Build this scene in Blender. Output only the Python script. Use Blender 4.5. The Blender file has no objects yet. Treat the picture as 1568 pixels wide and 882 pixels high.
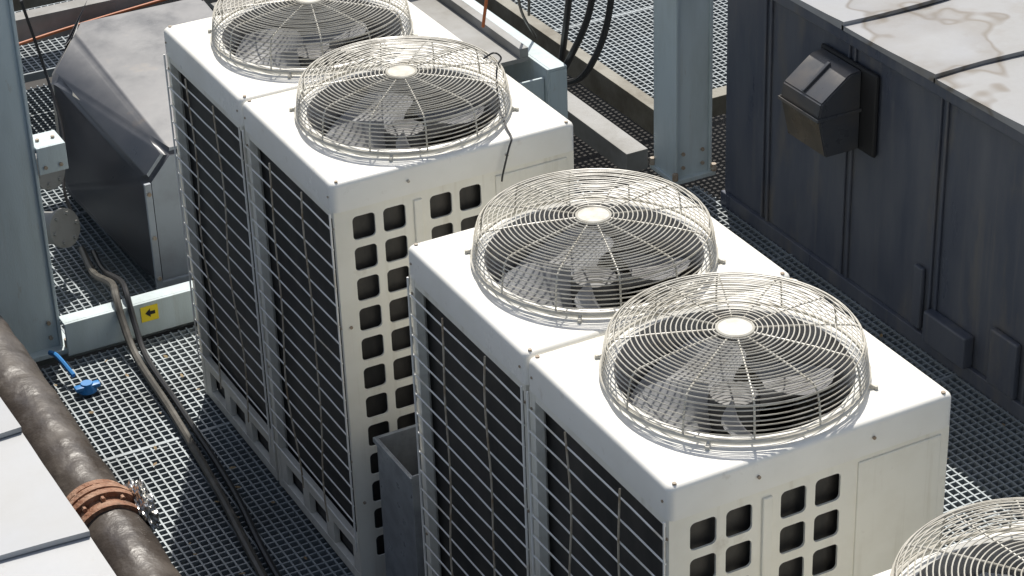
import bpy, bmesh, math, random
from mathutils import Vector, Matrix, noise
random.seed(7)
sc=bpy.context.scene
D,W,H=0.765,0.6575,1.3595
# ------------------------------------------------------------------ materials
def mat(name,col,rough=.5,metal=0,col2=None,scale=6,lo=.45,hi=.7,bump=0,bscale=60,streak=None,spec=.5,amt=1.0,
        col3=None,scale3=1.5,lo3=.5,hi3=.65,rvar=0.12,ring=None,rscale=1.6,ringamt=.9,rl=.56,rh=.68,run=None,runamt=.5):
    m=bpy.data.materials.new(name); m.use_nodes=True
    nt=m.node_tree; N=nt.nodes; L=nt.links; b=N["Principled BSDF"]
    b.inputs["Roughness"].default_value=rough; b.inputs["Metallic"].default_value=metal
    b.inputs["Specular IOR Level"].default_value=spec
    geo=N.new("ShaderNodeNewGeometry")
    mp=N.new("ShaderNodeMapping"); L.new(geo.outputs["Position"],mp.inputs[0])
    if streak: mp.inputs["Scale"].default_value=streak
    def layer(base,c,sc_,l,h,a,band=False,vec=None):
        n=N.new("ShaderNodeTexNoise"); n.inputs["Scale"].default_value=sc_; n.inputs["Detail"].default_value=8 if not band else 3; n.inputs["Roughness"].default_value=.62 if not band else .5
        L.new(vec or mp.outputs[0],n.inputs["Vector"])
        if band:
            r=N.new("ShaderNodeValToRGB"); e=r.color_ramp.elements
            e[0].position=l-.015; e[0].color=(0,0,0,1); e[1].position=l; e[1].color=(a,a,a,1)
            q=e.new(l+.012); q.color=(a*.35,a*.35,a*.35,1); q=e.new(h); q.color=(0,0,0,1)
            L.new(n.outputs["Fac"],r.inputs[0])
        else:
            r=N.new("ShaderNodeMapRange"); r.inputs[1].default_value=l; r.inputs[2].default_value=h; r.inputs[4].default_value=a
            L.new(n.outputs["Fac"],r.inputs[0])
        mx=N.new("ShaderNodeMix"); mx.data_type='RGBA'
        L.new(r.outputs[0],mx.inputs[0])
        if isinstance(base,tuple): mx.inputs[6].default_value=(*base,1)
        else: L.new(base,mx.inputs[6])
        mx.inputs[7].default_value=(*c,1)
        return mx.outputs[2],n
    out=col
    n=None
    if col2: out,n=layer(out,col2,scale,lo,hi,amt)
    if col3: out,_=layer(out,col3,scale3,lo3,hi3,1.0)
    if ring: out,_=layer(out,ring,rscale,rl,rh,ringamt,True)
    if run:
        mp2=N.new("ShaderNodeMapping"); mp2.inputs["Scale"].default_value=(26,26,1.3); L.new(geo.outputs["Position"],mp2.inputs[0])
        out,_=layer(out,run,1,.56,.80,runamt,vec=mp2.outputs[0])
    if isinstance(out,tuple): b.inputs["Base Color"].default_value=(*out,1)
    else: L.new(out,b.inputs["Base Color"])
    if n is not None and rvar:
        r=N.new("ShaderNodeMapRange"); r.inputs[1].default_value=.3; r.inputs[2].default_value=.7
        r.inputs[3].default_value=max(.02,rough-rvar); r.inputs[4].default_value=min(1,rough+rvar)
        L.new(n.outputs["Fac"],r.inputs[0]); L.new(r.outputs[0],b.inputs["Roughness"])
    if bump:
        bn=N.new("ShaderNodeTexNoise"); bn.inputs["Scale"].default_value=bscale; bn.inputs["Detail"].default_value=5
        L.new(mp.outputs[0],bn.inputs["Vector"])
        bp=N.new("ShaderNodeBump"); bp.inputs["Strength"].default_value=bump; bp.inputs["Distance"].default_value=.01
        L.new(bn.outputs["Fac"],bp.inputs["Height"]); L.new(bp.outputs[0],b.inputs["Normal"])
    return m
M={}
M['cream']=mat("cream_paint",(.83,.81,.725),.38,col2=(.72,.69,.59),scale=4,lo=.45,hi=.8,col3=(.48,.42,.32),scale3=11,lo3=.62,hi3=.92,run=(.50,.45,.34),runamt=.55)
M['creamtop']=mat("cream_cap_paint",(.84,.825,.765),.33,col2=(.74,.715,.64),scale=3,lo=.45,hi=.8,col3=(.48,.42,.33),scale3=16,lo3=.64,hi3=.90)
M['shroud']=mat("fan_shroud_grey",(.36,.35,.33),.5,col2=(.20,.18,.16),scale=9,lo=.4,hi=.7)
M['guard']=mat("guard_wire_coat",(.57,.545,.475),.4,col2=(.38,.35,.28),scale=12,lo=.45,hi=.72)
M['hubdisc']=mat("guard_disc",(.56,.54,.47),.5,col2=(.42,.39,.32),scale=30,lo=.45,hi=.7)
M['wire']=mat("grille_wire_coat",(.84,.83,.78),.4,col2=(.55,.47,.34),scale=7,lo=.55,hi=.75)
M['bentwire']=mat("bent_wire_rust",(.54,.48,.38),.5,col2=(.3,.22,.14),scale=20,lo=.45,hi=.65)
M['blade']=mat("fan_blade_plastic",(.34,.345,.35),.35,col2=(.20,.195,.19),scale=8)
M['motor']=mat("motor_grey",(.06,.06,.06),.5)
M['black']=mat("black_inside",(.012,.012,.013),.7)
M['bolt']=mat("bolt_rust",(.30,.23,.16),.6,col2=(.45,.42,.36),scale=40)
M['blue_steel']=mat("pale_blue_steel_paint",(.48,.56,.58),.5,col2=(.37,.43,.43),scale=3,lo=.45,hi=.8,streak=(3,3,.6),col3=(.28,.20,.12),scale3=14,lo3=.66,hi3=.85,bump=.1,bscale=80,run=(.30,.27,.20),runamt=.4)
M['dirt_steel']=mat("olive_dirty_steel",(.20,.19,.15),.55,col2=(.10,.08,.05),scale=5,lo=.4,hi=.7,bump=.15)
M['grey_steel']=mat("grey_steel",(.26,.26,.25),.5,col2=(.13,.12,.10),scale=4,lo=.4,hi=.75)
M['navy']=mat("navy_container_paint",(.070,.080,.105),.36,col2=(.115,.122,.138),scale=2.2,lo=.40,hi=.72,streak=(3,3,.7),col3=(.17,.15,.12),scale3=3.0,lo3=.55,hi3=.85,bump=.18,bscale=6,run=(.20,.185,.16),runamt=.45)
M['roof']=mat("container_roof_sheet",(.325,.328,.335),.40,col2=(.25,.25,.245),scale=2.5,lo=.38,hi=.72,col3=(.20,.175,.145),scale3=4.3,lo3=.56,hi3=.85,bump=.2,bscale=4,ring=(.12,.09,.055),rscale=1.7,ringamt=.75,rl=.585,rh=.70)
M['roofl']=mat("container_roof_sheet_clean",(.42,.43,.44),.40,col2=(.35,.35,.34),scale=2.5,lo=.4,hi=.75,col3=(.28,.22,.17),scale3=9,lo3=.64,hi3=.85,bump=.2,bscale=4)
M['grate']=mat("galvanised_grating",(.27,.305,.325),.5,metal=.2,col2=(.17,.185,.19),scale=3,lo=.4,hi=.75)
M['galv']=mat("galvanised_sheet",(.42,.45,.48),.35,metal=.6,col2=(.30,.32,.35),scale=14,lo=.4,hi=.6)
M['ground']=mat("dark_roof_membrane",(.030,.028,.026),.8,col2=(.05,.045,.04),scale=1.5)
M['duct']=mat("weathered_duct",(.046,.051,.060),.36,metal=.1,col2=(.078,.080,.088),scale=3,lo=.4,hi=.7,col3=(.12,.095,.07),scale3=6,lo3=.6,hi3=.85,bump=.1,bscale=6)
M['ductlight']=mat("duct_pale_end",(.33,.37,.41),.4,col2=(.24,.26,.28),scale=4)
M['ductcream']=mat("duct_lit_side",(.50,.47,.40),.5,col2=(.3,.27,.2),scale=6)  # cream brightness of the lit left facet, put into the colour
M['pipe']=mat("insulated_pipe_wrap",(.052,.042,.035),.42,col2=(.105,.088,.072),scale=5,lo=.42,hi=.72,bump=.9,bscale=14,col3=(.24,.21,.18),scale3=9,lo3=.62,hi3=.82)
M['rust']=mat("rusty_flange",(.24,.105,.055),.75,col2=(.40,.25,.17),scale=25,lo=.42,hi=.65,bump=.6,bscale=90,col3=(.10,.06,.04),scale3=14,lo3=.55,hi3=.7)
M['foil']=mat("aluminium_foil",(.62,.62,.60),.28,metal=1,col2=(.4,.38,.35),scale=18)
M['rubber']=mat("black_rubber",(.02,.02,.021),.4)
M['hose']=mat("grey_hose",(.07,.065,.055),.4,col2=(.14,.13,.11),scale=14)
M['blue']=mat("blue_plastic",(.03,.20,.50),.4)
M['yellow']=mat("yellow_label",(.80,.62,.02),.5)
M['hood']=mat("dark_hood_metal",(.085,.088,.095),.33,metal=.2,col2=(.14,.12,.10),scale=5,lo=.45,hi=.75)
M['hoodlow']=mat("hood_brown_louvre",(.13,.10,.065),.25,metal=.3,col2=(.07,.06,.045),scale=6)
M['orange']=mat("orange_cable",(.50,.14,.04),.5)
M['leaf']=mat("dry_leaf",(.20,.13,.06),.7,col2=(.32,.25,.12),scale=30)
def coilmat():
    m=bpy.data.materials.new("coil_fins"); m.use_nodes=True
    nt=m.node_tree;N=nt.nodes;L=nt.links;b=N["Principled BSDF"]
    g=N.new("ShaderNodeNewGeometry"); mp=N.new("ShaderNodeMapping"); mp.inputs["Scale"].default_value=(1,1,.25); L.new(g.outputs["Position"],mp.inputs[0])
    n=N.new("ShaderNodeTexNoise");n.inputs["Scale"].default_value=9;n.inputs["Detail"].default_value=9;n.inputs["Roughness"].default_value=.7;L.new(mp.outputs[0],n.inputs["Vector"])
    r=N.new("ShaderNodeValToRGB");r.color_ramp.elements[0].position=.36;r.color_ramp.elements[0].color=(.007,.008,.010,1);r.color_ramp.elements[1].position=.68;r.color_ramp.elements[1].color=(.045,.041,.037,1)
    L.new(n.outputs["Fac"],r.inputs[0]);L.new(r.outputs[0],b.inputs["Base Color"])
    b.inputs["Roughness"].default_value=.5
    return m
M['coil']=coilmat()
# ------------------------------------------------------------------ helpers
def link(ob,parent=None):
    sc.collection.objects.link(ob)
    if parent is not None: ob.parent=parent
    return ob
def empty(name,loc=(0,0,0)):
    e=bpy.data.objects.new(name,None); e.location=loc; e.empty_display_size=.1
    sc.collection.objects.link(e); return e
def mesh_from(bm,name,m,smooth=False):
    bmesh.ops.recalc_face_normals(bm,faces=bm.faces)
    me=bpy.data.meshes.new(name); bm.to_mesh(me); bm.free()
    for mm in (m if isinstance(m,list) else [m]): me.materials.append(mm)
    if smooth:
        for p in me.polygons: p.use_smooth=True
        try: me.set_sharp_from_angle(angle=math.radians(35))
        except Exception: pass
    return me
def addbox(bm,a,b,bev=0):
    vs=[bm.verts.new((x,y,z)) for x in (a[0],b[0]) for y in (a[1],b[1]) for z in (a[2],b[2])]
    fs=[(0,1,3,2),(4,6,7,5),(0,4,5,1),(2,3,7,6),(0,2,6,4),(1,5,7,3)]
    F=[bm.faces.new([vs[i] for i in f]) for f in fs]
    if bev:
        es=list({e for f in F for e in f.edges})
        bmesh.ops.bevel(bm,geom=es,offset=bev,segments=2,profile=.5,affect='EDGES')
def boxes(name,lst,m,parent=None,bev=.002):
    bm=bmesh.new()
    for a,b in lst: addbox(bm,a,b,bev)
    return link(bpy.data.objects.new(name,mesh_from(bm,name,m)),parent)
def tube(bm,pts,r,n=6,closed=False,caps=True):
    pts=[Vector(p) for p in pts]; rings=[]; up=Vector((0,0,1)); K=len(pts); prev=None
    for i,p in enumerate(pts):
        if closed: t=pts[(i+1)%K]-pts[i-1]
        else: t=pts[min(i+1,K-1)]-pts[max(i-1,0)]
        t.normalize()
        if prev is None:
            a=up if abs(t.z)<.95 else Vector((1,0,0)); u=t.cross(a).normalized()
        else:
            u=(prev-t*prev.dot(t)).normalized()
        prev=u; v=t.cross(u)
        rr=r[i] if isinstance(r,(list,tuple)) else r
        rings.append([bm.verts.new(p+(u*math.cos(2*math.pi*k/n)+v*math.sin(2*math.pi*k/n))*rr) for k in range(n)])
    for i in range(K if closed else K-1):
        A=rings[i];B=rings[(i+1)%K]
        for k in range(n): bm.faces.new((A[k],A[(k+1)%n],B[(k+1)%n],B[k]))
    if not closed and caps:
        bm.faces.new(rings[0]); bm.faces.new(rings[-1][::-1])
def spline(pts,seg=8):
    pts=[Vector(p) for p in pts]; out=[]
    P=[pts[0]*2-pts[1]]+pts+[pts[-1]*2-pts[-2]]
    for i in range(1,len(P)-2):
        for k in range(seg):
            t=k/seg; a,b,c,d=P[i-1],P[i],P[i+1],P[i+2]
            out.append(.5*((2*b)+(c-a)*t+(2*a-5*b+4*c-d)*t*t+(-a+3*b-3*c+d)*t**3))
    out.append(pts[-1]); return out
def tubeobj(name,paths,r,m,parent=None,n=8,smooth=True):
    bm=bmesh.new()
    for p in paths: tube(bm,p,r,n)
    return link(bpy.data.objects.new(name,mesh_from(bm,name,m,smooth)),parent)
def circ(r,z,n,c=(0,0)): return [(c[0]+r*math.cos(2*math.pi*i/n),c[1]+r*math.sin(2*math.pi*i/n),z) for i in range(n)]
# ------------------------------------------------------------------ condenser parts (shared meshes)
CX,CY=.381,.336
def make_cap():
    g=.0035; x0,x1,y0,y1=0,D,g,W-g
    ang=set(i*2*math.pi/96 for i in range(96))
    for X in (x0,x1):
        for Y in (y0,y1):
            a=math.atan2(Y-CY,X-CX)%(2*math.pi)
            for d in (-.06,-.04,-.028,-.018,-.009,0,.009,.018,.028,.04,.06): ang.add((a+d)%(2*math.pi))
    ang=sorted(ang)
    def edge(a,ins,rad):
        c,s=math.cos(a),math.sin(a)
        hx,hy=(x1-x0)/2-ins,(y1-y0)/2-ins; mx,my=(x0+x1)/2,(y0+y1)/2
        def sd(t):
            px=abs(CX+c*t-mx)-(hx-rad); py=abs(CY+s*t-my)-(hy-rad)
            return math.hypot(max(px,0),max(py,0))+min(max(px,py),0)-rad
        lo,hi=.2,.8
        for _ in range(40):
            m_=(lo+hi)/2
            if sd(m_)>0: hi=m_
            else: lo=m_
        return (CX+c*lo,CY+s*lo)
    bm=bmesh.new()
    prof=[('e',0,.018,H-.088),('e',0,.018,H-.015),('e',.002,.018,H-.007),('e',.007,.016,H-.002),('e',.015,.013,H),
          ('c',.308,H),('c',.303,H+.004),('c',.298,H+.013),('c',.290,H+.015),('c',.281,H+.010),('c',.275,H-.010),('c',.272,H-.10),('c',.272,H-.20),('c',.285,H-.22)]
    loops=[]
    for p in prof:
        if p[0]=='e': loops.append([bm.verts.new((*edge(a,p[1],p[2]),p[3])) for a in ang])
        else: loops.append([bm.verts.new((CX+p[1]*math.cos(a),CY+p[1]*math.sin(a),p[2])) for a in ang])
    n=len(ang)
    for li,(A,B) in enumerate(zip(loops,loops[1:])):
        for i in range(n):
            f=bm.faces.new((A[i],A[(i+1)%n],B[(i+1)%n],B[i]))
            if li>=9: f.material_index=1
    L2=[bm.verts.new((*edge(a,.005,.012),H-.088)) for a in ang]; L3=[bm.verts.new((*edge(a,.005,.012),H-.02)) for a in ang]
    for A,B in ((L2,loops[0]),(L3,L2)):
        for i in range(n): bm.faces.new((A[i],A[(i+1)%n],B[(i+1)%n],B[i]))
    return mesh_from(bm,"cap",[M['creamtop'],M['shroud']],True)
def make_guard():
    bm=bmesh.new(); n=72
    prof=[(.311,.011),(.309,.034),(.306,.058),(.302,.080),(.297,.096),(.289,.106),(.277,.111),(.20,.117),(.12,.119),(.04,.120)]
    def at(s):
        L=[0]
        for a,b in zip(prof,prof[1:]): L.append(L[-1]+math.dist(a,b))
        s*=L[-1]
        for i in range(len(prof)-1):
            if s<=L[i+1]+1e-9:
                t=(s-L[i])/(L[i+1]-L[i]); return (prof[i][0]+(prof[i+1][0]-prof[i][0])*t, prof[i][1]+(prof[i+1][1]-prof[i][1])*t)
        return prof[-1]
    tot=29
    rnd=random.Random(3)
    for k in range(1,tot):
        r,z=at(k/tot)
        ph=rnd.uniform(0,6)
        tube(bm,[(r*math.cos(2*math.pi*i/n),r*math.sin(2*math.pi*i/n),z+.004+.0010*math.sin(3*2*math.pi*i/n+ph)) for i in range(n)],.00165,5,closed=True)
    tube(bm,circ(.312,.014,n),.0045,8,closed=True)
    tube(bm,circ(.297,.096,n),.0022,6,closed=True)
    for k in range(12):
        a=2*math.pi*(k+.35)/12
        pts=[]
        for j in range(25):
            r,z=at(j/24); pts.append(((r-.0015)*math.cos(a),(r-.0015)*math.sin(a),z+.001))
        tube(bm,pts,.0024,6)
    for k in range(4):
        a=math.pi/4+k*math.pi/2+.12
        c,s=math.cos(a),math.sin(a)
        tube(bm,[(.308*c,.308*s,.014),(.322*c,.322*s,.004),(.334*c,.334*s,.003)],.005,6)
        tube(bm,[(.330*c,.330*s,.0),(.330*c,.330*s,.009)],.0055,8)
    loops=[[bm.verts.new((x,y,z)) for x,y,z in circ(r,zz,32)] for r,zz in ((.046,.119),(.046,.125),(.042,.1275),(.0395,.1255),(.038,.1255))]
    fs=[]
    for A,B in zip(loops,loops[1:]):
        for i in range(32): fs.append(bm.faces.new((A[i],A[(i+1)%32],B[(i+1)%32],B[i])))
    fs.append(bm.faces.new(loops[-1])); fs.append(bm.faces.new(loops[0][::-1]))
    for f in fs: f.material_index=1
    bmesh.ops.translate(bm,verts=bm.verts,vec=(CX,CY,H))
    return mesh_from(bm,"fan_guard",[M['guard'],M['hubdisc']],True)
def make_fan():
    bm=bmesh.new()
    nb=4
    for b in range(nb):
        a0=b*2*math.pi/nb
        rows=[]
        NR,NA=9,12
        for i in range(NR):
            t=i/(NR-1); r=.060+t*.198
            half=math.radians(20+17*math.sin(t*math.pi*.75)); sweep=math.radians(38)*t*t
            row=[]
            for j in range(NA):
                s=j/(NA-1)*2-1
                a=a0+sweep+s*half
                z=-s*(.052-.012*t)-.012*(1-s*s)
                row.append(bm.verts.new((r*math.cos(a),r*math.sin(a),z)))
            rows.append(row)
        for A,B in zip(rows,rows[1:]):
            for j in range(NA-1): bm.faces.new((A[j],A[j+1],B[j+1],B[j]))
    prof=[(.062,-.05),(.062,.02),(.056,.03),(.02,.034)]
    loops=[[bm.verts.new(p) for p in circ(r,z,28)] for r,z in prof]
    for A,B in zip(loops,loops[1:]):
        for i in range(28): bm.faces.new((A[i],A[(i+1)%28],B[(i+1)%28],B[i])).material_index=1
    bm.faces.new(loops[-1]).material_index=1
    return mesh_from(bm,"fan_blades",[M['blade'],M['motor']],True)
def make_front():
    bm=bmesh.new(); y=.010; zt=H-.084
    xs=[.004,.044,.1395,.235,.283,.378,.475,D-.004]
    holes={1:(.058,.127),2:(.152,.221),4:(.297,.366),5:(.390,.459)}
    NR=12
    zb=[zt]
    for r in range(NR): zb.append(H-.118-.070-.014-r*.098)
    zb[-1]=zb[-2]-.098; zb.append(.004)
    zb=sorted(zb,reverse=True)
    def V(x,z,yy=y): return bm.verts.new((x,yy,z))
    for ri in range(len(zb)-1):
        z1,z0=zb[ri],zb[ri+1]
        for ci in range(len(xs)-1):
            a,b=xs[ci],xs[ci+1]
            if ci in holes and ri<NR:
                hx0,hx1=holes[ci]; ht=H-.116-ri*.098; hb=ht-.074; rr=.013
                corners=[(hx1-rr,ht-rr,0,(b,z1)),(hx0+rr,ht-rr,1,(a,z1)),(hx0+rr,hb+rr,2,(a,z0)),(hx1-rr,hb+rr,3,(b,z0))]
                arcs=[];oc=[]
                for cx_,cz_,q,o in corners:
                    arcs.append([V(cx_+rr*math.cos(math.pi/2*(q+k/4)),cz_+rr*math.sin(math.pi/2*(q+k/4))) for k in range(5)])
                    oc.append(V(*o))
                for q in range(4):
                    for k in range(4): bm.faces.new((oc[q],arcs[q][k],arcs[q][k+1]))
                    q2=(q+1)%4
                    bm.faces.new((oc[q],arcs[q][4],arcs[q2][0],oc[q2]))
                ring=[v for A in arcs for v in A]
                inn=[bm.verts.new((v.co.x,y+.006,v.co.z)) for v in ring]
                for k in range(20): bm.faces.new((ring[k],ring[(k+1)%20],inn[(k+1)%20],inn[k]))
            else:
                bm.faces.new((V(a,z0),V(b,z0),V(b,z1),V(a,z1)))
    addbox(bm,(.246,.003,.06),(.272,.012,H-.112),.003)
    addbox(bm,(.505,.005,.06),(D-.028,.012,H-.105),.003)
    return mesh_from(bm,"front_panel",M['cream'])
def make_frame():
    bm=bmesh.new()
    zt=H-.084
    def B(a,b,v=.0015): addbox(bm,a,b,v)
    B((0.004,.0115,0),(.03,.024,zt)); B((0.004,W-.032,0),(.03,W-.006,zt))
    B((0.0055,.024,H-.115),(.028,W-.032,zt))
    B((0.0055,.024,.118),(.028,W-.032,.150))
    B((0.0055,.024,.0),(.028,W-.032,.035))
    for a,b in ((.024,.07),(.215,.27),(.40,.45),(.58,W-.032)): B((0.006,a,.035),(.026,b,.118))
    B((D-.012,.012,0),(D-.004,W-.006,zt)); B((.03,W-.014,0),(D-.012,W-.007,zt))
    return mesh_from(bm,"casing_frame",M['cream'])
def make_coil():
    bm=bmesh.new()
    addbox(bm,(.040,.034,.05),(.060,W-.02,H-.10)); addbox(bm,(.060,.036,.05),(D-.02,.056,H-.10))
    addbox(bm,(.060,W-.045,.05),(D-.02,W-.022,H-.10)); addbox(bm,(.060,.056,.05),(D-.02,W-.045,.08))  # back coil, then a chamber bottom coloured dark for shade
    addbox(bm,(.030,.026,.036),(.038,W-.033,.117))  # dark sheet behind the base slots, standing in for shade
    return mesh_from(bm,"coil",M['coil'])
def make_wires():
    bm=bmesh.new(); z=.175
    rnd=random.Random(11)
    while z<H-.12:
        j=[rnd.uniform(-.0025,.0025) for _ in range(5)]
        tube(bm,[(-.006+abs(j[i])*.6,.010+(W-.022)*i/4,z+(j[i] if 0<i<4 else 0)) for i in range(5)],.0025,5); z+=.0615
    for y in (.014,W-.016): tube(bm,[(-.006,y,.13),(-.006,y,H-.09)],.0032,5)
    return mesh_from(bm,"wire_grille",M['wire'])
cap,guard,fan,front,frame,coil,wires=make_cap(),make_guard(),make_fan(),make_front(),make_frame(),make_coil(),make_wires()
def inst(name,me,parent,loc=(0,0,0),rot=(0,0,0)):
    o=bpy.data.objects.new(name,me); o.location=loc; o.rotation_euler=rot; return link(o,parent)
def condenser(loc,seed):
    rnd=random.Random(seed)
    e=empty("air_conditioning_condenser_unit",loc)
    bm=bmesh.new(); bmw=bmesh.new()
    for k in range(2):
        o=(0,k*W,0)
        inst("cap",cap,e,o)
        rz=rnd.uniform(-.12,.12); c,s=math.cos(rz),math.sin(rz)
        inst("fan_guard",guard,e,(CX-(c*CX-s*CY),k*W+CY-(s*CX+c*CY),0),(0,0,rz))
        inst("front_panel",front,e,o)
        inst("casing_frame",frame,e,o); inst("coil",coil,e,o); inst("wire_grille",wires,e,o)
        inst("fan_blades",fan,e,(CX,k*W+CY,H-.085),(0,0,rnd.uniform(0,1.5)))
        mb=bmesh.new()
        tube(mb,[(CX,k*W+CY,H-.30),(CX,k*W+CY,H-.14)],.055,20)
        for dx in (-.05,.05): tube(mb,[(CX+dx,k*W+.05,H-.26),(CX+dx,k*W+W-.05,H-.26)],.012,6)
        link(bpy.data.objects.new("fan_motor",mesh_from(mb,"fan_motor",M['motor'],True)),e)
        for x,y in ((.022,.018),(D-.022,.018),(.022,W-.02),(D-.022,W-.02)):
            tube(bm,[(x,k*W+y,H-.002),(x,k*W+y,H+.003)],.0055,8)
        for y in (.03,W-.03): tube(bm,[(.002,k*W+y,H-.045),(-.003,k*W+y,H-.045)],.0035,8)
        for y in (.017,W-.018):
            for z in (.9,.45,1.22): tube(bm,[(.005,k*W+y,z),(.001,k*W+y,z)],.004,8)
        for y in (W*.30,W*.66):
            pts=[]
            ph=rnd.uniform(0,6); am=rnd.uniform(.006,.024)
            for j in range(15):
                t=j/14; z=.13+t*(H-.23)
                pts.append((-.011-.006*math.sin(t*9+ph),k*W+y+am*math.sin(t*5+ph)+.008*math.sin(t*14+ph*2),z))
            tube(bmw,spline(pts,3),.0028,5)
    for x in (.23,.54): tube(bm,[(x,.002,H-.045),(x,-.003,H-.045)],.0042,8)
    for x,z in ((.03,.9),(.03,.3),(.735,.7)): tube(bm,[(x,.011,z),(x,.006,z)],.005,8)
    link(bpy.data.objects.new("bolts",mesh_from(bm,"bolts",M['bolt'])),e)
    link(bpy.data.objects.new("bent_wires",mesh_from(bmw,"bent_wires",M['bentwire'],True)),e)
    return e
condenser((0,0,0),1)
condenser((-.0286,1.7186,0),2)
condenser((0.0,-1.773,0),3)
tubeobj("loose_black_cable",[spline([(.60,2.02,1.478),(.625,2.0,1.498),(.64,1.985,1.485),(.62,1.97,1.47),(.60,1.94,1.44),(.575,1.88,1.39),(.545,1.78,1.368),(.53,1.722,1.363),(.512,1.706,1.34),(.49,1.704,1.27),(.485,1.704,1.245)],6)],.0028,M['rubber'])
# ------------------------------------------------------------------ ground, gratings
bm=bmesh.new()
vs=[bm.verts.new(p) for p in ((-150,-150,-.55),(150,-150,-.55),(150,150,-.55),(-150,150,-.55))]; bm.faces.new(vs)
link(bpy.data.objects.new("ground",mesh_from(bm,"ground",M['ground'])))
def grating(name,x0,x1,y0,y1,z,p=.030,panel=1.0):
    bm=bmesh.new()
    rnd=random.Random(int(x0*100+y0*10))
    x=x0
    while x<=x1:
        th=.0030; dz=rnd.uniform(-.001,.001)
        addbox(bm,(x-th,y0,z-.030+dz),(x+th,y1,z+dz)); x+=p
    y=y0
    while y<=y1:
        dz=rnd.uniform(-.001,.001)
        addbox(bm,(x0,y-.0028,z-.022+dz),(x1,y+.0028,z-.0016+dz)); y+=p
    y=y0
    while y<=y1+.01:
        addbox(bm,(x0,y-.006,z-.034),(x1,y+.006,z+.0015)); y+=panel
    return link(bpy.data.objects.new(name,mesh_from(bm,name,M['grate'])))
grating("steel_grating_walkway",-1.3,2.262,-2.2,3.48,-.004)
grating("steel_grating_walkway",-.6,1.9,3.60,5.9,-.03)
grating("steel_grating_walkway",2.52,3.6,4.2,7.4,-.03)
grating("steel_grating_walkway",-.6,1.2,5.3,6.4,.3)
boxes("grating_support_beam",[((-1.3,y,-.14),(2.26,y+.06,-.04)) for y in (-1.5,-.3,.9,2.1,3.2)],M['dirt_steel'])
# dead leaves blown onto the gratings (one object)
bm=bmesh.new(); rl=random.Random(5)
for i in range(90):
    if i%3: x,y=rl.uniform(-.75,-.03),rl.uniform(.6,3.4)
    else: x,y=rl.uniform(1.2,2.2),rl.uniform(0,3.2)
    s=rl.uniform(.006,.014); a=rl.uniform(0,6.28); u=Vector((math.cos(a),math.sin(a),rl.uniform(-.3,.3)))*s; v=Vector((-math.sin(a),math.cos(a),rl.uniform(-.4,.4)))*s*.5; c=Vector((x,y,.004))
    q=[bm.verts.new(c+p+Vector((0,0,.003))) for p in (-u,-u*.3+v,u*.4+v*.8,u,u*.4-v*.8,-u*.3-v)]
    bm.faces.new(q)
link(bpy.data.objects.new("fallen_leaves",mesh_from(bm,"fallen_leaves",M['leaf'])))
# ------------------------------------------------------------------ containers
def container(name,xf,sign,y0,y1,depth,zt,rm):
    e=empty(name)
    xb=xf+sign*depth
    a,b=min(xf,xb),max(xf,xb)
    boxes("walls",[((a,y0,-.02),(b,y1,zt-.03))],M['navy'],e,.003)
    o=.03
    boxes("roof_edge_trim",[((a-o,y0-o,zt-.06),(b+o,y1+o,zt-.008))],M['navy'],e,.006)
    bm=bmesh.new()
    ys=[]; y=1.47-.52*8
    while y<y1+.52:
        ys.append(y); y+=.52
    for q in ys:
        s0,s1=max(q,y0-o),min(q+.52,y1+o)
        if s1-s0<.05: continue
        vv=[]
        xa,xb2=a-o-.004,b+o+.004
        n=24; NY=6
        for i in range(n+1):
            x=xa+(xb2-xa)*i/n
            row=[]
            for j in range(NY+1):
                t=j/NY
                w=random.uniform(-.0012,.0012)
                zz=.016*(1-t)**2+.001
                row.append(bm.verts.new((x,s0+.002+(s1+.012-s0)*t+(.009*math.sin(x*7+q*5) if j==0 else 0),zt+zz+w)))
            vv.append(row)
        for A,B in zip(vv,vv[1:]):
            for j in range(NY): bm.faces.new((A[j],B[j],B[j+1],A[j+1]))
        for A in (vv[0],vv[-1]):
            d=[bm.verts.new((v.co.x,v.co.y,zt-.016)) for v in A]
            for j in range(NY): bm.faces.new((A[j],A[j+1],d[j+1],d[j]))
        d=[bm.verts.new((A[0].co.x,A[0].co.y,A[0].co.z-.014)) for A in vv]
        for j in range(n): bm.faces.new((vv[j][0],vv[j+1][0],d[j+1],d[j]))
    link(bpy.data.objects.new("roof_sheets",mesh_from(bm,"roof_sheets",rm,True)),e)
    L=[]
    for q in ys:
        for yy in (q+.0,q-.035):
            if y0<yy<y1: L.append(((xf-.010 if sign>0 else xf,yy-.006,0),(xf if sign>0 else xf+.010,yy+.006,zt-.06)))
    boxes("wall_seams",L,M['navy'],e,.003)
    f=xf-.02*sign
    boxes("base_sill",[((min(f,xf),y0,-.02),(max(f,xf),y1,.05))],M['navy'],e,.003)
    return e
cr=container("equipment_container",2.27,1,-3,3.30,2.4,1.03,M['roof'])
container("equipment_container",-1.06,-1,-3,4.2,2.0,1.03,M['roofl'])
boxes("base_hatch",[((2.225,1.74,.05),(2.268,1.97,.17)),((2.245,1.50,.05),(2.268,1.64,.26)),((2.250,2.02,.06),(2.268,2.07,.30))],M['navy'],cr,.006)
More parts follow.
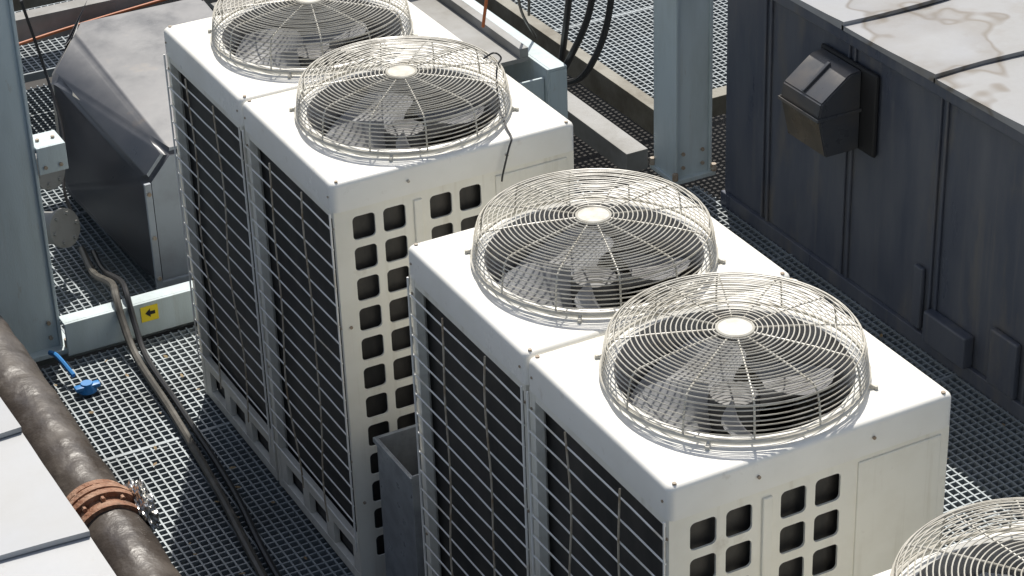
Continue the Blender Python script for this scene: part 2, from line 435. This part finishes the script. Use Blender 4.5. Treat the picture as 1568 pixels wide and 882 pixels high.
def hood():
    e=empty("wall_vent_hood")
    xw=2.262; y0,y1=2.41,2.645
    boxes("back_plate",[((xw-.014,y0-.085,.595),(xw+.004,y1+.02,.91))],M['black'],e,.01)
    bm=bmesh.new()
    prof=[(0,.90),(-.05,.895),(-.165,.81),(-.175,.755),(-.14,.60),(0,.60)]
    A=[bm.verts.new((xw-.015+p[0],y0,p[1])) for p in prof]; B=[bm.verts.new((xw-.015+p[0],y1,p[1])) for p in prof]
    n=len(prof)
    for i in range(n):
        f=bm.faces.new((A[i],A[(i+1)%n],B[(i+1)%n],B[i]))
        if i in (3,4): f.material_index=1
    bm.faces.new(A[::-1]); bm.faces.new(B)
    bmesh.ops.bevel(bm,geom=list(bm.edges),offset=.005,segments=2,affect='EDGES')
    link(bpy.data.objects.new("hood_body",mesh_from(bm,"hood_body",[M['hood'],M['hoodlow']],True)),e)
    boxes("hood_rim",[((xw-.194,y0-.005,.745),(xw-.012,y0,.758)),((xw-.194,y1,.745),(xw-.012,y1+.005,.758)),((xw-.198,y0-.005,.745),(xw-.194,y1+.005,.758))],M['hood'],e,.002)
    bm=bmesh.new()
    addbox(bm,(-.135,-.007,0),(0,.007,.010),.002)
    bmesh.ops.rotate(bm,verts=bm.verts,cent=(0,0,0),matrix=Matrix.Rotation(-math.atan2(.085,.115),3,'Y'))
    bmesh.ops.translate(bm,verts=bm.verts,vec=(xw-.066,(y0+y1)/2,.894))
    link(bpy.data.objects.new("top_fold",mesh_from(bm,"top_fold",M['hood'])),e)
hood()
# ------------------------------------------------------------------ steel structure
def column(name,x0,x1,y0,y1,zt,plate):
    e=empty(name)
    t=.012
    boxes("web",[((x0+t,y0+.012,0),(x1-t,y0+.012+t,zt))],M['blue_steel'],e,.002)
    boxes("flanges",[((x0,y0,0),(x0+t,y1,zt)),((x1-t,y0,0),(x1,y1,zt))],M['blue_steel'],e,.003)
    boxes("base_plate",[((x0-plate,y0-plate,0),(x1+plate,y1+plate,.02))],M['blue_steel'],e,.003)
    bm=bmesh.new()
    for x in (x0-plate*.4,x1+plate*.4):
        for y in (y0-plate*.4,y1): tube(bm,[(x,y,.02),(x,y,.05)],.012,6)
    for z in (.06,.12):
        for x in (x0+.04,x1-.04): tube(bm,[(x,y0+.011,z),(x,y0+.003,z)],.008,6)
    link(bpy.data.objects.new("anchor_bolts",mesh_from(bm,"anchor_bolts",M['bolt'])),e)
    return e
c1=column("steel_column",-.62,-.355,3.55,3.75,2.4,.03)
boxes("side_bracket",[((-.353,3.54,.70),(-.25,3.548,.80)),((-.353,3.548,.788),(-.25,3.66,.80))],M['blue_steel'],c1)
bm=bmesh.new()
for x in (-.33,-.275): tube(bm,[(x,3.541,.725),(x,3.534,.725)],.007,8)
for x in (-.33,-.275): tube(bm,[(x,3.60,.799),(x,3.60,.808)],.007,8)
link(bpy.data.objects.new("bracket_bolts",mesh_from(bm,"bracket_bolts",M['bolt'])),c1)
column("steel_column",2.18,2.35,3.52,3.69,2.4,.012)
boxes("steel_base_beam",[((-.355,3.50,0),(1.5,3.512,.13)),((-.355,3.512,.118),(1.5,3.57,.13))],M['blue_steel'])
boxes("steel_beam",[((-.36,5.02,.55),(1.9,5.10,.66))],M['grey_steel'])
boxes("steel_beam",[((-.36,5.5,.50),(1.9,5.6,.62))],M['dirt_steel'])
boxes("steel_beam",[((1.86,3.98,.16),(1.872,5.6,.40)),((1.872,3.98,.388),(1.95,5.6,.40)),((1.872,3.98,.16),(1.95,3.99,.387)),((1.56,4.0,.12),(1.855,4.012,.36))],M['blue_steel'])
boxes("steel_beam",[((2.06,3.70,.0),(2.16,5.2,.09))],M['grey_steel'])
boxes("steel_beam",[((2.40,3.9,-.06),(2.46,7.4,.06))],M['dirt_steel'])
boxes("steel_beam",[((2.46,4.08,-.06),(4.0,4.16,.03))],M['dirt_steel'])
boxes("steel_platform_plate",[((.95,4.1,.40),(1.84,6.0,.42)),((1.80,4.1,.42),(1.84,6.0,.46))],M['grey_steel'])
boxes("cable_tray",[((1.97,4.9,.02),(2.0,7,.14))],M['grey_steel'])
jb=empty("electrical_junction_box")
boxes("box_body",[((1.98,3.50,.90),(2.16,3.62,1.15))],M['blue_steel'],jb,.006)
boxes("box_gland",[((2.03,3.53,.875),(2.06,3.56,.90)),((2.09,3.53,.875),(2.12,3.56,.90))],M['rubber'],jb,.004)
tubeobj("black_power_cables",[spline([(1.95,3.9,1.3),(1.96,3.92,1.0),(1.98,4.0,.7),(2.02,4.15,.35),(2.08,4.3,.15),(2.16,4.5,.10)],8),
 spline([(2.02,3.9,1.3),(2.05,3.9,.95),(2.04,3.95,.62),(1.98,4.05,.36),(2.02,4.25,.17),(2.10,4.5,.12)],8),
 spline([(2.10,3.9,1.3),(2.14,3.92,.9),(2.12,3.95,.55),(2.04,4.0,.33),(2.03,4.2,.22),(2.12,4.5,.12)],8)],.014,M['rubber'])
tubeobj("thin_control_cables",[spline([(1.80,4.1,1.3),(1.80,4.12,.9),(1.86,4.2,.6),(1.98,4.3,.4)],8),spline([(1.88,4.1,1.3),(1.87,4.12,.9),(1.9,4.2,.55)],8)],.006,M['hose'])
tubeobj("orange_cable",[spline([(1.78,4.2,1.3),(1.75,4.2,.9),(1.74,4.3,.5)],8),spline([(-.3,4.95,.55),(.2,4.97,.60),(.8,4.93,.66),(1.2,4.93,.66)],8)],.007,M['orange'])
# ------------------------------------------------------------------ duct cowl
def cowl():
    e=empty("ventilation_duct_cowl")
    pts={'A1':(.10,3.81,0),'A2':(.10,3.81,.44),'B':(.19,3.81,.54),'B2':(.75,3.81,.54),'A3':(.75,3.81,0),
         'C':(.17,4.78,.66),'Cb':(.22,4.86,.67),'C2':(.75,4.86,.67),'D':(.02,4.62,.58),'E':(-.06,4.36,.22),'F':(.06,4.80,.0),'F2':(.75,4.80,0)}
    bm=bmesh.new()
    for p in pts.values(): bm.verts.new(p)
    bmesh.ops.convex_hull(bm,input=bm.verts)
    bmesh.ops.dissolve_limit(bm,angle_limit=math.radians(4),verts=bm.verts,edges=bm.edges)
    bmesh.ops.bevel(bm,geom=list(bm.edges),offset=.02,segments=3,affect='EDGES')
    bmesh.ops.recalc_face_normals(bm,faces=bm.faces); bm.normal_update()
    for f in bm.faces:
        c=f.calc_center_median()
        if f.normal.y<-.9: f.material_index=1
        elif c.y>4.3 and c.x<.12 and c.z>.25 and f.normal.y>-.35 and f.normal.z<.6: f.material_index=2  # upper left facet takes the painted lit colour
    link(bpy.data.objects.new("cowl_body",mesh_from(bm,"cowl_body",[M['duct'],M['ductlight'],M['ductcream']],True)),e)
    boxes("end_flange",[((.085,3.785,0),(.11,3.80,.44)),((.11,3.785,0),(.75,3.80,.03))],M['ductlight'],e)
    bm=bmesh.new()
    for z in (.05,.22,.4): tube(bm,[(.098,3.786,z),(.098,3.778,z)],.008,8)
    link(bpy.data.objects.new("rivets",mesh_from(bm,"rivets",M['bolt'])),e)
cowl()
def blind(name,c):
    bm=bmesh.new(); c=Vector(c); d=Vector((.45,-.85,.25)).normalized()
    tube(bm,[c-d*.10,c],.062,24); tube(bm,[c+d*.001,c+d*.016],.075,24)
    u=d.cross(Vector((0,0,1))).normalized(); v=d.cross(u)
    for k in range(6):
        a=k*math.pi/3; q=c+d*.016+(u*math.cos(a)+v*math.sin(a))*.056
        tube(bm,[q,q+d*.01],.008,6)
    link(bpy.data.objects.new(name,mesh_from(bm,name,M['grey_steel'],True)))
blind("blind_pipe_flange",(-.17,4.14,.42)); blind("blind_pipe_flange",(-.16,4.08,.20))
tubeobj("thin_conduit",[spline([(-.05,4.62,.9),(.0,4.6,.6),(-.02,4.4,.42),(-.1,4.2,.3),(-.1,4.1,.2)],8)],.006,M['rubber'])
# ------------------------------------------------------------------ big insulated pipe
pe=empty("insulated_pipe")
def pipe():
    bm=bmesh.new(); n=40; rings=[]
    K=300
    for i in range(K):
        t=i/(K-1); y=4.4-t*4.6
        x=-.785-.004*math.sin(y*2)
        ring=[]
        for k in range(n):
            a=2*math.pi*k/n
            ph=(y/.16+k/n)%1
            r=.097+(.0022*(1-ph))+.005*noise.noise(Vector((math.cos(a)*1.5,y*9,math.sin(a)*1.5)))+.0025*noise.noise(Vector((math.cos(a)*4,y*28,math.sin(a)*4)))
            ring.append(bm.verts.new((x+r*math.cos(a),y,.50+r*math.sin(a))))
        rings.append(ring)
    for A,B in zip(rings,rings[1:]):
        for k in range(n): bm.faces.new((A[k],A[(k+1)%n],B[(k+1)%n],B[k]))
    bm.faces.new(rings[0]); bm.faces.new(rings[-1][::-1])
    link(bpy.data.objects.new("pipe_wrap",mesh_from(bm,"pipe_wrap",M['pipe'],True)),pe)
    c=Vector((-.785,1.715,.50)); d=Vector((0,1,0))
    bm=bmesh.new()
    for o,r,w in ((0,.122,.011),(.034,.120,.010),(-.05,.110,.012),(.075,.108,.010)):
        tube(bm,[c+d*(o-w),c+d*(o+w)],r,40)
    tube(bm,[c-d*.06,c+d*.08],.104,40)
    for k in range(12):
        a=k*math.pi/6; q=Vector((math.cos(a)*.110,0,math.sin(a)*.110))
        tube(bm,[c+q-d*.028,c+q+d*.055],.007,6)
    link(bpy.data.objects.new("flange",mesh_from(bm,"flange",M['rust'],True)),pe)
    bm=bmesh.new()
    bmesh.ops.create_icosphere(bm,subdivisions=5,radius=1)
    for v in bm.verts:
        nn=v.co.copy(); k=1+.30*noise.noise(nn*2.2)+.20*noise.noise(nn*6)
        v.co=Vector((nn.x*.036,nn.y*.085,nn.z*.070))*k+c+Vector((.108,.0,.030))
    link(bpy.data.objects.new("foil_patch",mesh_from(bm,"foil_patch",M['foil'])),pe)
    boxes("pipe_saddle",[((-.85,3.1,0),(-.71,3.16,.41)),((-.86,.6,0),(-.72,.66,.41))],M['dirt_steel'],pe)
pipe()
# ------------------------------------------------------------------ hoses, valve, label, galvanised box
tubeobj("flexible_hose",[spline([(-.05,4.25,-.0),(-.10,3.95,.05),(-.12,3.66,.15),(-.145,3.54,.16),(-.155,3.46,.10),(-.165,3.3,.03),(-.18,2.92,.02),(-.22,2.4,.02),(-.27,1.94,.02),(-.33,1.2,.02),(-.35,.3,.02)],8)],.014,M['hose'])
tubeobj("flexible_hose",[spline([(-.02,4.2,-.0),(-.06,3.95,.05),(-.085,3.66,.15),(-.105,3.54,.16),(-.115,3.45,.08),(-.13,3.3,.02),(-.145,2.92,.018),(-.175,2.4,.018),(-.23,1.94,.018),(-.28,1.2,.018),(-.30,.3,.018)],8)],.011,M['rubber'])
boxes("yellow_arrow_label",[((-.075,3.4965,.055),(-.01,3.4995,.115))],M['yellow'],None,0)
bm=bmesh.new()
vs=[bm.verts.new(p) for p in ((-.06,3.4955,.088),(-.04,3.4955,.105),(-.04,3.4955,.094),(-.022,3.4955,.094),(-.022,3.4955,.080),(-.04,3.4955,.080),(-.04,3.4955,.070))]
bm.faces.new(vs)
lb=bpy.data.objects["yellow_arrow_label"]; link(bpy.data.objects.new("arrow_mark",mesh_from(bm,"arrow_mark",M['black'])),lb)
bv=empty("blue_valve_handle")
tubeobj("handle",[spline([(-.43,3.46,.06),(-.42,3.40,.07),(-.40,3.30,.04)],6)],.009,M['blue'],bv)
bm=bmesh.new()
bmesh.ops.create_cone(bm,cap_ends=True,segments=20,radius1=.035,radius2=.02,depth=.03,matrix=Matrix.Translation((-.375,3.24,.02)))
addbox(bm,(-.42,3.22,.015),(-.33,3.25,.03),.004)
link(bpy.data.objects.new("knob",mesh_from(bm,"knob",M['blue'],True)),bv)
t=.004
gb=empty("galvanised_duct_box")
boxes("sheet_sides",[((.0,1.37,0),(t,1.60,.60)),((t,1.596,0),(.30,1.60,.60)),((.296,1.37,0),(.30,1.596,.60)),((t,1.37,0),(.296,1.374,.60)),((-.008,1.362,.585),(-.0005,1.608,.60)),((0,1.6005,.585),(.30,1.608,.60))],M['galv'],gb,.0008)
boxes("inner_baffle",[((.02,1.44,.0),(.28,1.45,.54))],M['galv'],gb,.0008)
# ------------------------------------------------------------------ light
sd=Vector((-.33,-.62,-1.0)).normalized()
sun=bpy.data.lights.new("sun",'SUN'); sun.energy=5.0; sun.angle=math.radians(.53); sun.color=(1,.95,.87)
so=bpy.data.objects.new("sun",sun); so.rotation_euler=sd.to_track_quat('-Z','Y').to_euler(); sc.collection.objects.link(so)
w=bpy.data.worlds.new("World"); sc.world=w; w.use_nodes=True
nt=w.node_tree; bg=nt.nodes["Background"]; sky=nt.nodes.new("ShaderNodeTexSky"); sky.sky_type='NISHITA'; sky.sun_disc=False
sky.dust_density=2.0
t_=-sd; sky.sun_elevation=math.asin(t_.z); sky.sun_rotation=math.atan2(t_.x,t_.y)
hs=nt.nodes.new("ShaderNodeHueSaturation"); hs.inputs["Saturation"].default_value=.7
nt.links.new(sky.outputs[0],hs.inputs["Color"]); nt.links.new(hs.outputs[0],bg.inputs[0]); bg.inputs[1].default_value=.12
# ------------------------------------------------------------------ camera
yaw,pitch,roll=.4714,.5124,-.0371
F=Vector((math.sin(yaw)*math.cos(pitch),math.cos(yaw)*math.cos(pitch),-math.sin(pitch)))
R=F.cross(Vector((0,0,1))).normalized(); U=R.cross(F)
R2=R*math.cos(roll)+U*math.sin(roll); U2=-R*math.sin(roll)+U*math.cos(roll)
cam=bpy.data.cameras.new("camera"); cam.sensor_width=36; cam.lens=3561.4/1568*36; cam.clip_end=500
co=bpy.data.objects.new("camera",cam)
mw=Matrix((R2,U2,-F)).transposed().to_4x4(); mw.translation=(-2.1748,-3.5527,4.2113)
co.matrix_world=mw; sc.collection.objects.link(co); sc.camera=co
sc.view_settings.view_transform='Standard'; sc.view_settings.look='None'; sc.view_settings.exposure=0
